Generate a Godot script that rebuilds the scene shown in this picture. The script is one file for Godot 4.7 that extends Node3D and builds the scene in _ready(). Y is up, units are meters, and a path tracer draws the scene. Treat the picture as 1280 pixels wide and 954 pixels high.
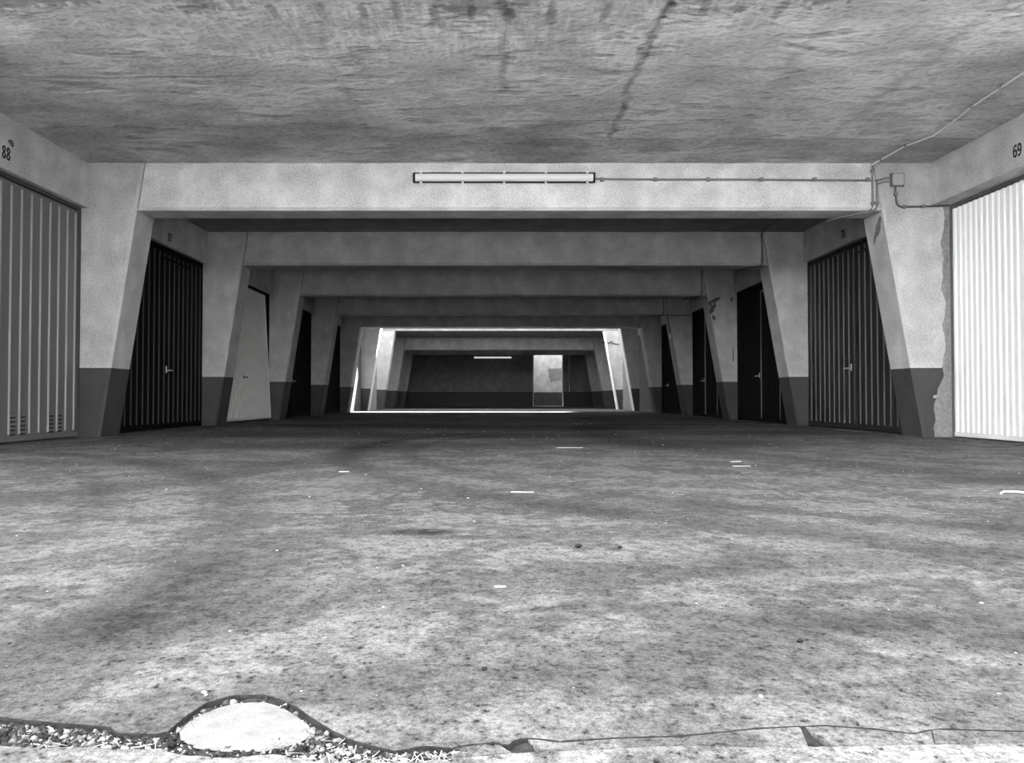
extends Node3D

# ---------------------------------------------------------------- measures (metres)
const CEIL := 2.536
const BEAM_Y := 2.10
const LINTEL_Y := 2.12
const DADO := 0.64
const LWALL := -3.77
const RWALL := 4.02
const LDOOR := -3.84
const RDOOR := 4.08
const PD := 0.38
const LB := -3.645
const LT := -3.26
const RB := 3.93
const RT := 3.50

var M := {}
var counts := {}
var rng := RandomNumberGenerator.new()

func zf(i: int) -> float:
	return -4.2 - 3.0 * i

func grey(v: float) -> Color:
	return Color(v, v, v).linear_to_srgb()

# ---------------------------------------------------------------- nodes
func numbered(called: String) -> String:
	if not counts.has(called):
		counts[called] = 0
		return called
	counts[called] += 1
	return "%s_%03d" % [called, counts[called]]

func thing(called: String, label: String, category: String, at := Vector3.ZERO, group := "") -> Node3D:
	var o := Node3D.new()
	o.name = numbered(called)
	o.position = at
	add_child(o)
	o.set_meta("label", label)
	o.set_meta("category", category)
	o.set_meta("kind", "thing")
	if group:
		o.set_meta("group", group)
	return o

func structure(called: String, label := "") -> Node3D:
	var o := Node3D.new()
	o.name = numbered(called)
	add_child(o)
	o.set_meta("kind", "structure")
	if label:
		o.set_meta("label", label)
	return o

func put(called: String, mesh: Mesh, mat: Material, parent: Node, at := Vector3.ZERO, label := "") -> MeshInstance3D:
	var o := MeshInstance3D.new()
	o.name = called
	o.mesh = mesh
	o.material_override = mat
	o.position = at
	o.cast_shadow = GeometryInstance3D.SHADOW_CASTING_SETTING_ON
	parent.add_child(o, true)
	if label:
		o.set_meta("label", label)
	return o

# ---------------------------------------------------------------- shapes
func begin() -> SurfaceTool:
	var st := SurfaceTool.new()
	st.begin(Mesh.PRIMITIVE_TRIANGLES)
	return st

func face(st: SurfaceTool, p: Array, hint: Vector3) -> void:
	var n: Vector3 = (p[1] - p[0]).cross(p[2] - p[0])
	if n.length() < 1e-12 and p.size() > 3:
		n = (p[2] - p[0]).cross(p[3] - p[0])
	if n.length() < 1e-14:
		return
	n = n.normalized()
	var q: Array = p.duplicate()
	if n.dot(hint) < 0.0:
		q.reverse()
		n = -n
	for k in range(1, q.size() - 1):
		for v: Vector3 in [q[0], q[k + 1], q[k]]:
			st.set_normal(n)
			st.set_uv(Vector2(v.x, v.z) / 1.5)
			st.set_uv2(Vector2((v.x + 6.0) / 12.0, (v.z + 11.0) / 12.0))
			st.add_vertex(v)

# box from corner to corner, its edges chamfered by c
func box(st: SurfaceTool, a: Vector3, b: Vector3, c := 0.0) -> void:
	var lo := Vector3(minf(a.x, b.x), minf(a.y, b.y), minf(a.z, b.z))
	var hi := Vector3(maxf(a.x, b.x), maxf(a.y, b.y), maxf(a.z, b.z))
	var mid := (lo + hi) / 2.0
	var s := (hi - lo) / 2.0
	c = minf(c, minf(s.x, minf(s.y, s.z)) * 0.9)
	var axes := [Vector3.RIGHT, Vector3.UP, Vector3.BACK]
	for k in 3:
		var n: Vector3 = axes[k]
		var u: Vector3 = axes[(k + 1) % 3]
		var v: Vector3 = axes[(k + 2) % 3]
		var sn: float = s.dot(n)
		var su: float = s.dot(u) - c
		var sv: float = s.dot(v) - c
		for d: float in [-1.0, 1.0]:
			var o := mid + n * sn * d
			face(st, [o - u * su - v * sv, o + u * su - v * sv, o + u * su + v * sv, o - u * su + v * sv], n * d)
		if c > 0.0:
			for d: float in [-1.0, 1.0]:
				for e: float in [-1.0, 1.0]:
					# edge between faces u*d and v*e, running along n
					var r: float = sn - c
					var p1 := mid + u * d * s.dot(u) + v * e * sv
					var p2 := mid + u * d * su + v * e * s.dot(v)
					face(st, [p1 - n * r, p1 + n * r, p2 + n * r, p2 - n * r], u * d + v * e)
	if c > 0.0:
		for x: float in [-1.0, 1.0]:
			for y: float in [-1.0, 1.0]:
				for z: float in [-1.0, 1.0]:
					var q := Vector3(x, y, z)
					face(st, [mid + Vector3(s.x, s.y - c, s.z - c) * q, mid + Vector3(s.x - c, s.y, s.z - c) * q, mid + Vector3(s.x - c, s.y - c, s.z) * q], q)

func box_mesh(a: Vector3, b: Vector3, c := 0.0) -> Mesh:
	var st := begin()
	box(st, a, b, c)
	return st.commit()

# convex outline in x,y (anticlockwise), pushed from z0 (front, +z) back to z1; ch[k] chamfers the front edge k..k+1
func prism(st: SurfaceTool, poly: Array, z0: float, z1: float, ch: Array) -> void:
	var n := poly.size()
	var inner := []
	for k in n:
		var a: Vector2 = poly[(k + n - 1) % n]
		var b: Vector2 = poly[k]
		var c: Vector2 = poly[(k + 1) % n]
		var d1 := (b - a).normalized()
		var d2 := (c - b).normalized()
		var n1 := Vector2(-d1.y, d1.x) * float(ch[(k + n - 1) % n])
		var n2 := Vector2(-d2.y, d2.x) * float(ch[k])
		var hit = Geometry2D.line_intersects_line(a + n1, d1, b + n2, d2)
		inner.append(hit if hit != null else b + n1)
	var most: float = 0.0
	for v: float in ch:
		most = maxf(most, v)
	var front := []
	var back := []
	for k in n:
		front.append(Vector3(inner[k].x, inner[k].y, z0))
		back.append(Vector3(poly[k].x, poly[k].y, z1))
	face(st, front, Vector3.BACK)
	face(st, back, Vector3.FORWARD)
	for k in n:
		var j := (k + 1) % n
		var a: Vector2 = poly[k]
		var b: Vector2 = poly[j]
		var out := Vector3((b - a).y, -(b - a).x, 0).normalized()
		var da := Vector3(a.x, a.y, z0 - most)
		var db := Vector3(b.x, b.y, z0 - most)
		if most > 0.0:
			face(st, [front[k], front[j], db, da], out + Vector3(0, 0, 0.6))
		face(st, [da, db, Vector3(b.x, b.y, z1), Vector3(a.x, a.y, z1)], out)

# flat outline (any shape) given in 2-d, laid at origin o along axes ax, ay and thick along up
func plate(st: SurfaceTool, pts: PackedVector2Array, o: Vector3, ax: Vector3, ay: Vector3, up: Vector3, thick: float) -> void:
	var tri := Geometry2D.triangulate_polygon(pts)
	for k in range(0, tri.size(), 3):
		var t := []
		for m in 3:
			var p: Vector2 = pts[tri[k + m]]
			t.append(o + ax * p.x + ay * p.y + up * thick)
		face(st, t, up)
	var area := 0.0
	for k in pts.size():
		area += pts[k].cross(pts[(k + 1) % pts.size()])
	for k in pts.size():
		var a := pts[k]
		var b := pts[(k + 1) % pts.size()]
		var d := (b - a) * signf(area)
		var pa := o + ax * a.x + ay * a.y
		var pb := o + ax * b.x + ay * b.y
		face(st, [pa, pb, pb + up * thick, pa + up * thick], ax * d.y - ay * d.x)

func plate_mesh(pts: PackedVector2Array, o: Vector3, ax: Vector3, ay: Vector3, up: Vector3, thick: float) -> Mesh:
	var st := begin()
	plate(st, pts, o, ax, ay, up, thick)
	return st.commit()

# a round pipe along a line of points
func tube(st: SurfaceTool, pts: Array, r: float, sides := 8) -> void:
	var rings := []
	for k in pts.size():
		var d: Vector3
		if k == 0:
			d = pts[1] - pts[0]
		elif k == pts.size() - 1:
			d = pts[k] - pts[k - 1]
		else:
			d = (pts[k + 1] - pts[k]).normalized() + (pts[k] - pts[k - 1]).normalized()
		d = d.normalized()
		var u := d.cross(Vector3(0.31, 0.87, 0.38)).normalized()
		var v := d.cross(u).normalized()
		var ring := []
		for s in sides:
			var a := TAU * s / sides
			ring.append([u * cos(a) + v * sin(a)])
		rings.append([pts[k], ring])
	for k in range(rings.size() - 1):
		for s in sides:
			var j := (s + 1) % sides
			var quad := [[k, s], [k, j], [k + 1, j], [k, s], [k + 1, j], [k + 1, s]]
			for q in [0, 2, 1, 3, 5, 4]:
				var nn: Vector3 = rings[quad[q][0]][1][quad[q][1]][0]
				st.set_normal(nn)
				st.set_uv(Vector2.ZERO)
				st.set_uv2(Vector2.ZERO)
				st.add_vertex(rings[quad[q][0]][0] + nn * r)
	for e in [0, rings.size() - 1]:
		var p := []
		for s in sides:
			p.append(rings[e][0] + rings[e][1][s][0] * r)
		face(st, p, (pts[0] - pts[1]) if e == 0 else (pts[-1] - pts[-2]))

func tube_mesh(pts: Array, r: float, sides := 8) -> Mesh:
	var st := begin()
	tube(st, pts, r, sides)
	return st.commit()

# a bend of a few points between two directions
func bend(a: Vector3, corner: Vector3, b: Vector3, r: float) -> Array:
	var p := corner + (a - corner).normalized() * r
	var q := corner + (b - corner).normalized() * r
	var out := []
	for k in 6:
		var t := k / 5.0
		out.append(p.lerp(corner, t).lerp(corner.lerp(q, t), t))
	return out

# ---------------------------------------------------------------- textures
func noise_bytes(w: int, h: int, freq: float, octaves: int, sd: int, seamless := false, kind := FastNoiseLite.TYPE_SIMPLEX_SMOOTH) -> PackedByteArray:
	var n := FastNoiseLite.new()
	n.seed = sd
	n.noise_type = kind
	n.frequency = freq
	n.fractal_octaves = octaves
	n.fractal_gain = 0.55
	var im: Image
	if seamless:
		im = n.get_seamless_image(w, h)
	else:
		im = n.get_image(w, h)
	im.convert(Image.FORMAT_L8)
	return im.get_data()

# a noise drawn small and pulled out to w x h: streaks
func streaks(w: int, h: int, sw: int, sh: int, freq: float, octaves: int, sd: int, seamless := false) -> PackedByteArray:
	var im := Image.create_from_data(sw, sh, false, Image.FORMAT_L8, noise_bytes(sw, sh, freq, octaves, sd, seamless))
	im.resize(w, h, Image.INTERPOLATE_CUBIC)
	return im.get_data()

func texture(w: int, h: int, data: PackedByteArray) -> ImageTexture:
	return ImageTexture.create_from_image(Image.create_from_data(w, h, false, Image.FORMAT_L8, data))

func to_byte(v: float) -> int:
	return int(clampf(v, 0.0, 1.0) * 255.0)

func floor_material() -> StandardMaterial3D:
	var w := 1024
	var a := noise_bytes(w, w, 0.03, 6, 11, true)
	var g := noise_bytes(w, w, 0.16, 4, 12, true, FastNoiseLite.TYPE_PERLIN)
	rng.seed = 5
	var col := PackedByteArray()
	var hgt := PackedByteArray()
	col.resize(w * w)
	hgt.resize(w * w)
	for k in w * w:
		var x := a[k] / 255.0
		var y := g[k] / 255.0
		var pit := smoothstep(0.34, 0.2, y) * smoothstep(0.6, 0.35, x)
		var grain := rng.randf() - 0.5
		col[k] = to_byte(0.82 + 0.34 * (x - 0.5) + 0.46 * (y - 0.5) - 0.32 * pit + 0.34 * grain)
		hgt[k] = to_byte(0.5 + 0.4 * (x - 0.5) + 0.6 * (y - 0.5) - 0.25 * pit + 0.2 * grain)
	# worn patches, tyre sweeps, stains and painted shade over sixteen metres
	var big := 2048
	var small := 512
	var p1 := noise_bytes(big, big, 0.016, 8, 21)
	var p2 := noise_bytes(big, big, 0.09, 5, 22)
	var p3 := noise_bytes(big, big, 0.0045, 3, 23)
	# sweeps: centre x, z, radius, half width, strength
	var arcs := [[-5.2, -1.2, 4.55, 0.10, 0.11], [-5.2, -1.2, 4.1, 0.06, 0.08], [3.3, -5.6, 4.3, 0.10, 0.13], [3.3, -5.6, 3.9, 0.07, 0.10], [1.1, 1.6, 2.9, 0.07, 0.10], [1.3, 1.9, 3.7, 0.10, 0.09], [-7.5, -6.0, 6.6, 0.2, 0.12], [9.0, -8.0, 8.0, 0.25, 0.12]]
	# stains near, painted shade deep under the roof: x, z, length x, length z, strength
	var stain_and_shade_spots := [[0.95, -1.17, 0.30, 0.07, 0.26], [0.55, -1.30, 0.22, 0.08, 0.14], [-0.21, -2.13, 0.10, 0.05, 0.35], [-0.05, -2.05, 0.16, 0.03, 0.22], [-0.55, -1.55, 0.14, 0.40, 0.13], [-2.0, -4.4, 0.8, 0.25, 0.13], [0.4, -2.6, 0.5, 0.16, 0.10], [1.6, -2.2, 0.5, 0.2, 0.14], [0.12, -1.02, 0.14, 0.06, 0.12], [0.34, -1.1, 0.1, 0.06, 0.14], [2.4, -3.4, 0.7, 0.2, 0.13], [-1.2, -6.0, 1.3, 0.5, 0.2], [1.4, -6.3, 1.2, 0.6, 0.2], [0.1, -7.6, 1.5, 0.6, 0.24], [-2.2, -7.8, 0.9, 0.6, 0.2], [2.6, -8.2, 1.0, 0.6, 0.18], [0.6, -9.6, 1.6, 0.9, 0.24], [-1.6, -10.4, 1.4, 0.9, 0.22], [2.2, -11.4, 1.3, 0.9, 0.2], [-0.2, -12.6, 1.8, 0.9, 0.24], [-2.5, -13.3, 0.9, 0.7, 0.2]]
	var marks := PackedByteArray()
	marks.resize(small * small)
	for j in small:
		var z := -11.0 + 12.0 * j / small
		for i in small:
			var x := -6.0 + 12.0 * i / small
			var v := 0.0
			for q: Array in arcs:
				var d: float = absf(Vector2(x - q[0], z - q[1]).length() - q[2]) / q[3]
				if d < 1.6:
					v += q[4] * smoothstep(1.6, 0.3, d)
			for q: Array in stain_and_shade_spots:
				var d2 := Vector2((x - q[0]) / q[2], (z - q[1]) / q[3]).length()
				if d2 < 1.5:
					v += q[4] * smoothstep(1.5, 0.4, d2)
			marks[j * small + i] = to_byte(v)
	var mi := Image.create_from_data(small, small, false, Image.FORMAT_L8, marks)
	mi.resize(big, big, Image.INTERPOLATE_CUBIC)
	marks = mi.get_data()
	var lar := PackedByteArray()
	lar.resize(big * big)
	for k in big * big:
		var n1 := p1[k] / 255.0
		var n2 := p2[k] / 255.0
		var worn := smoothstep(0.44, 0.57, n1 + 0.22 * (n2 - 0.5))
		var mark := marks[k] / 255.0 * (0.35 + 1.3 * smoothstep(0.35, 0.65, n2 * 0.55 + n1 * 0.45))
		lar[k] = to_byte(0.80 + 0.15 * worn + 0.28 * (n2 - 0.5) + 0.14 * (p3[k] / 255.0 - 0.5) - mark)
	var m := StandardMaterial3D.new()
	m.albedo_color = grey(0.285)
	m.albedo_texture = texture(w, w, col)
	m.heightmap_enabled = true
	m.heightmap_texture = texture(w, w, hgt)
	m.heightmap_scale = 0.15
	m.roughness = 0.93
	m.metallic_specular = 0.25
	m.detail_enabled = true
	m.detail_blend_mode = BaseMaterial3D.BLEND_MODE_MUL
	m.detail_uv_layer = BaseMaterial3D.DETAIL_UV_2
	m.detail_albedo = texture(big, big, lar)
	return m

# the soffit of the first bay: board marks, trowel strokes, seams and peeling at the slab edge (13 m by 3 m)
func soffit_material() -> StandardMaterial3D:
	var w := 2048
	var h := 512
	var st := streaks(w, h, 1024, 512, 0.022, 6, 31)
	var fi := streaks(w, h, 1400, 512, 0.075, 4, 32)
	var bl := noise_bytes(w, h, 0.007, 5, 33)
	var br := streaks(w, h, 2048, 100, 0.10, 4, 34)
	var col := PackedByteArray()
	var hgt := PackedByteArray()
	col.resize(w * h)
	hgt.resize(w * h)
	rng.seed = 23
	var seams := [[0.05, 0.03, 0.18], [0.95, 0.03, 0.26], [1.95, 0.05, 0.10], [2.8, 0.05, 0.10], [-1.05, 0.05, 0.08], [-2.0, 0.05, 0.05], [3.6, 0.05, 0.08]]
	for j in h:
		var z := -4.2 - 3.0 * (j + 0.5) / h
		for i in w:
			var x := -6.5 + 13.0 * (i + 0.5) / w
			var k := j * w + i
			var a := st[k] / 255.0
			var f := fi[k] / 255.0
			var b := bl[k] / 255.0
			var c := br[k] / 255.0
			# trowel ridges: folded noise gives broken crests
			var crest := 1.0 - absf(a - 0.5) * 4.0
			var fine_crest := 1.0 - absf(f - 0.5) * 4.0
			var grain := rng.randf() - 0.5
			var brush := smoothstep(-5.5, -4.7, z + 1.2 * (b - 0.5)) * smoothstep(-2.6, -1.0, x + 2.0 * (a - 0.5)) * smoothstep(2.0, 0.8, x + 2.0 * (a - 0.5))
			var v := 0.88 + 0.11 * (crest - 0.3) * smoothstep(0.35, 0.6, b) + 0.09 * (fine_crest - 0.3) + 0.20 * (b - 0.5) + 0.14 * (a - 0.5) + 0.22 * (c - 0.5) * brush + 0.07 * grain
			for s: Array in seams:
				var d: float = absf(x - s[0] + 0.10 * (a - 0.5) + 0.08 * (b - 0.5)) / s[1]
				if d < 1.6 and not (s[0] == 0.05 and z < -5.5) and z > -6.5:
					v -= s[2] * smoothstep(1.6, 0.2, d) * smoothstep(0.25, 0.6, b * 0.6 + f * 0.4)
			var edge := smoothstep(-4.46, -4.30, z + 0.5 * (b - 0.6) + 0.2 * (f - 0.5)) * smoothstep(0.44, 0.56, a * 0.4 + b * 0.3 + c * 0.3)
			v -= 0.30 * edge
			# a row of damp fingers near the outer edge
			if z > -4.75:
				for bx: float in [-1.25, -0.99, -0.75, -0.56, -0.35, -0.14, 0.07, 0.31, 0.62, 0.97, 1.17, 1.6]:
					var dd := Vector2((x - bx) / 0.03, (z + 4.36) / 0.11).length() + 0.9 * (a - 0.5) + 0.6 * (f - 0.5)
					if dd < 1.3:
						v -= 0.16 * smoothstep(1.3, 0.6, dd)
			for q: float in [-6.1, -6.53]:
				v -= 0.16 * smoothstep(0.022, 0.004, absf(z - q + 0.03 * (b - 0.5))) * smoothstep(0.3, 0.9, x + b) * smoothstep(0.3, 0.6, a)
			v -= 0.2 * smoothstep(0.02, 0.004, absf(z + 5.25 + 0.05 * (b - 0.5))) * smoothstep(-1.4, -2.2, x)
			v -= 0.10 * smoothstep(-6.525, -6.545, z + 0.03 * (b - 0.5)) * smoothstep(-0.4, 0.0, x + 0.5 * (a - 0.5)) + 0.09 * smoothstep(-6.2, -6.27, z + 0.3 * (b - 0.5) + 0.2 * (a - 0.5)) * smoothstep(0.9, 0.6, x)
			col[k] = to_byte(v)
			hgt[k] = to_byte(0.45 + 0.22 * crest * smoothstep(0.3, 0.6, b) + 0.10 * fine_crest + 0.3 * (a - 0.5) + 0.25 * (c - 0.5) * brush - 0.1 * edge)
	var m := StandardMaterial3D.new()
	m.albedo_color = grey(0.80)
	m.albedo_texture = texture(w, h, col)
	m.heightmap_enabled = true
	m.heightmap_texture = texture(w, h, hgt)
	m.heightmap_scale = 2.3
	m.roughness = 0.9
	m.metallic_specular = 0.25
	return m

var wall_tex: ImageTexture
var wall_bump: ImageTexture

func make_wall_textures() -> void:
	var w := 1024
	var a := noise_bytes(w, w, 0.006, 5, 41, true)
	var s := streaks(w, w, 512, 128, 0.02, 5, 42, true)
	var g := noise_bytes(w, w, 0.13, 4, 43, true)
	var col := PackedByteArray()
	var hgt := PackedByteArray()
	col.resize(w * w)
	hgt.resize(w * w)
	rng.seed = 19
	for k in w * w:
		var x := a[k] / 255.0
		var y := s[k] / 255.0
		var z := g[k] / 255.0
		var grain := rng.randf() - 0.5
		var spot := smoothstep(0.80, 0.92, z + 0.2 * (x - 0.5))
		col[k] = to_byte(0.88 + 0.18 * (x - 0.5) + 0.12 * (y - 0.5) * smoothstep(0.35, 0.75, x) + 0.26 * (z - 0.5) + 0.16 * grain - 0.3 * spot)
		hgt[k] = to_byte(0.5 + 0.4 * (x - 0.5) + 0.35 * (z - 0.5) + 0.1 * grain)
	wall_tex = texture(w, w, col)
	wall_bump = texture(w, w, hgt)

func paint(v: float, rough := 0.85, bump := 0.35, spec := 0.3) -> StandardMaterial3D:
	var m := StandardMaterial3D.new()
	m.albedo_color = grey(v)
	m.albedo_texture = wall_tex
	m.uv1_triplanar = true
	m.uv1_world_triplanar = true
	m.uv1_scale = Vector3.ONE * 0.4
	m.heightmap_enabled = true
	m.heightmap_texture = wall_bump
	m.heightmap_scale = bump
	m.roughness = rough
	m.metallic_specular = spec
	return m

func plain(v: float, rough := 0.6, spec := 0.5, metal := 0.0) -> StandardMaterial3D:
	var m := StandardMaterial3D.new()
	m.albedo_color = grey(v)
	m.roughness = rough
	m.metallic_specular = spec
	m.metallic = metal
	return m

func glow(v: float, energy: float) -> StandardMaterial3D:
	var m := plain(v, 0.4)
	m.emission_enabled = true
	m.emission = Color.WHITE
	m.emission_energy_multiplier = energy
	return m

# ---------------------------------------------------------------- the light, the camera
func view_and_light() -> void:
	var cam := Camera3D.new()
	cam.name = "camera"
	cam.projection = Camera3D.PROJECTION_FRUSTUM
	cam.near = 0.05
	cam.far = 200.0
	cam.size = 2.0 * 0.05 * 477.0 / 979.0
	cam.frustum_offset = Vector2(20.0 / 979.0 * 0.05, 0.0)
	cam.position = Vector3(0, 0.36, 0)
	cam.rotation_degrees = Vector3(1.23, 0, 0)
	add_child(cam)
	cam.current = true

	var sky_look := ProceduralSkyMaterial.new()
	sky_look.sky_top_color = Color(0.86, 0.86, 0.86)
	sky_look.sky_horizon_color = Color(0.97, 0.97, 0.97)
	sky_look.ground_horizon_color = Color(0.6, 0.6, 0.6)
	sky_look.ground_bottom_color = Color(0.5, 0.5, 0.5)
	sky_look.sun_angle_max = 1.0
	var sky := Sky.new()
	sky.sky_material = sky_look
	var e := Environment.new()
	e.background_mode = Environment.BG_SKY
	e.sky = sky
	e.background_energy_multiplier = 2.1
	e.tonemap_mode = Environment.TONE_MAPPER_LINEAR
	e.tonemap_exposure = 2.75
	e.sdfgi_enabled = true
	e.ssao_enabled = true
	e.ssil_enabled = true
	var w := WorldEnvironment.new()
	w.name = "world"
	w.environment = e
	add_child(w)

	var sun := DirectionalLight3D.new()
	sun.name = "sun"
	sun.rotation_degrees = Vector3(-44, 0, 0)
	sun.rotation_degrees.y = 180.0 - 40.0
	sun.light_energy = 15.0
	sun.light_angular_distance = 0.6
	sun.shadow_enabled = true
	sun.sky_mode = DirectionalLight3D.SKY_MODE_LIGHT_ONLY
	add_child(sun)

# ---------------------------------------------------------------- the floor
const UP_EDGE := [Vector2(-0.561, -0.8937), Vector2(-0.4991, -0.8806), Vector2(-0.4601, -0.8741), Vector2(-0.426, -0.8678), Vector2(-0.4076, -0.8533), Vector2(-0.3653, -0.8493), Vector2(-0.3549, -0.8554), Vector2(-0.3535, -0.8741), Vector2(-0.351, -0.9004), Vector2(-0.343, -0.9357), Vector2(-0.3203, -0.9582), Vector2(-0.2822, -0.9608), Vector2(-0.2593, -0.9481), Vector2(-0.2314, -0.9213), Vector2(-0.2076, -0.8915), Vector2(-0.1783, -0.8595), Vector2(-0.1522, -0.8355), Vector2(-0.137, -0.8259), Vector2(-0.1154, -0.8146), Vector2(-0.1031, -0.8091), Vector2(-0.0772, -0.8202), Vector2(-0.0462, -0.8156), Vector2(-0.0267, -0.824), Vector2(-0.0075, -0.8278), Vector2(0.0133, -0.824), Vector2(0.0186, -0.8335), Vector2(0.034, -0.8394), Vector2(0.0458, -0.8374), Vector2(0.0673, -0.8316), Vector2(0.132, -0.8413), Vector2(0.1967, -0.8453), Vector2(0.2424, -0.8554), Vector2(0.2797, -0.8636), Vector2(0.3258, -0.8699), Vector2(0.3663, -0.872), Vector2(0.4108, -0.8636), Vector2(0.448, -0.8513), Vector2(0.4807, -0.8636), Vector2(0.5057, -0.8615), Vector2(0.5727, -0.8574)]
const LOW_EDGE := [Vector2(-0.5168, -0.824), Vector2(-0.4719, -0.8183), Vector2(-0.4325, -0.8221), Vector2(-0.3882, -0.8165), Vector2(-0.3469, -0.8165), Vector2(-0.3163, -0.8019), Vector2(-0.2658, -0.7966), Vector2(-0.2281, -0.8055), Vector2(-0.1921, -0.7913), Vector2(-0.1507, -0.7844), Vector2(-0.0956, -0.7879), Vector2(-0.0434, -0.7948), Vector2(-0.0162, -0.8001), Vector2(0.0081, -0.8055), Vector2(0.0409, -0.8091), Vector2(0.0989, -0.8146), Vector2(0.1411, -0.8202), Vector2(0.1917, -0.824), Vector2(0.2495, -0.8221), Vector2(0.307, -0.8202), Vector2(0.3834, -0.824), Vector2(0.469, -0.8278), Vector2(0.554, -0.8297)]
const PATCH := [Vector2(-0.3478, -0.8678), Vector2(-0.3447, -0.8959), Vector2(-0.3357, -0.926), Vector2(-0.3113, -0.9456), Vector2(-0.2785, -0.9481), Vector2(-0.2526, -0.9308), Vector2(-0.2302, -0.9096), Vector2(-0.2086, -0.8806), Vector2(-0.1978, -0.8574), Vector2(-0.2108, -0.8335), Vector2(-0.2395, -0.8165), Vector2(-0.2808, -0.8165), Vector2(-0.3126, -0.824), Vector2(-0.3362, -0.8433)]

# height (z) of a broken edge at x
func edge_at(edge: Array, x: float) -> float:
	if x <= edge[0].x:
		return edge[0].y
	for k in range(1, edge.size()):
		if x <= edge[k].x:
			var t: float = (x - edge[k - 1].x) / maxf(edge[k].x - edge[k - 1].x, 1e-6)
			return lerpf(edge[k - 1].y, edge[k].y, t)
	return edge[-1].y

# a broken edge drawn finer, with small chips
func ragged(edge: Array, rough: float, sd: int) -> PackedVector2Array:
	var n := FastNoiseLite.new()
	n.seed = sd
	n.frequency = 60.0
	var out := PackedVector2Array()
	for k in range(edge.size() - 1):
		var a: Vector2 = edge[k]
		var b: Vector2 = edge[k + 1]
		var steps := maxi(1, int(a.distance_to(b) / 0.006))
		for s in steps:
			var p := a.lerp(b, float(s) / steps)
			out.append(p + Vector2(0, n.get_noise_2d(p.x, p.y) * rough))
	out.append(edge[-1])
	return out

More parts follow.
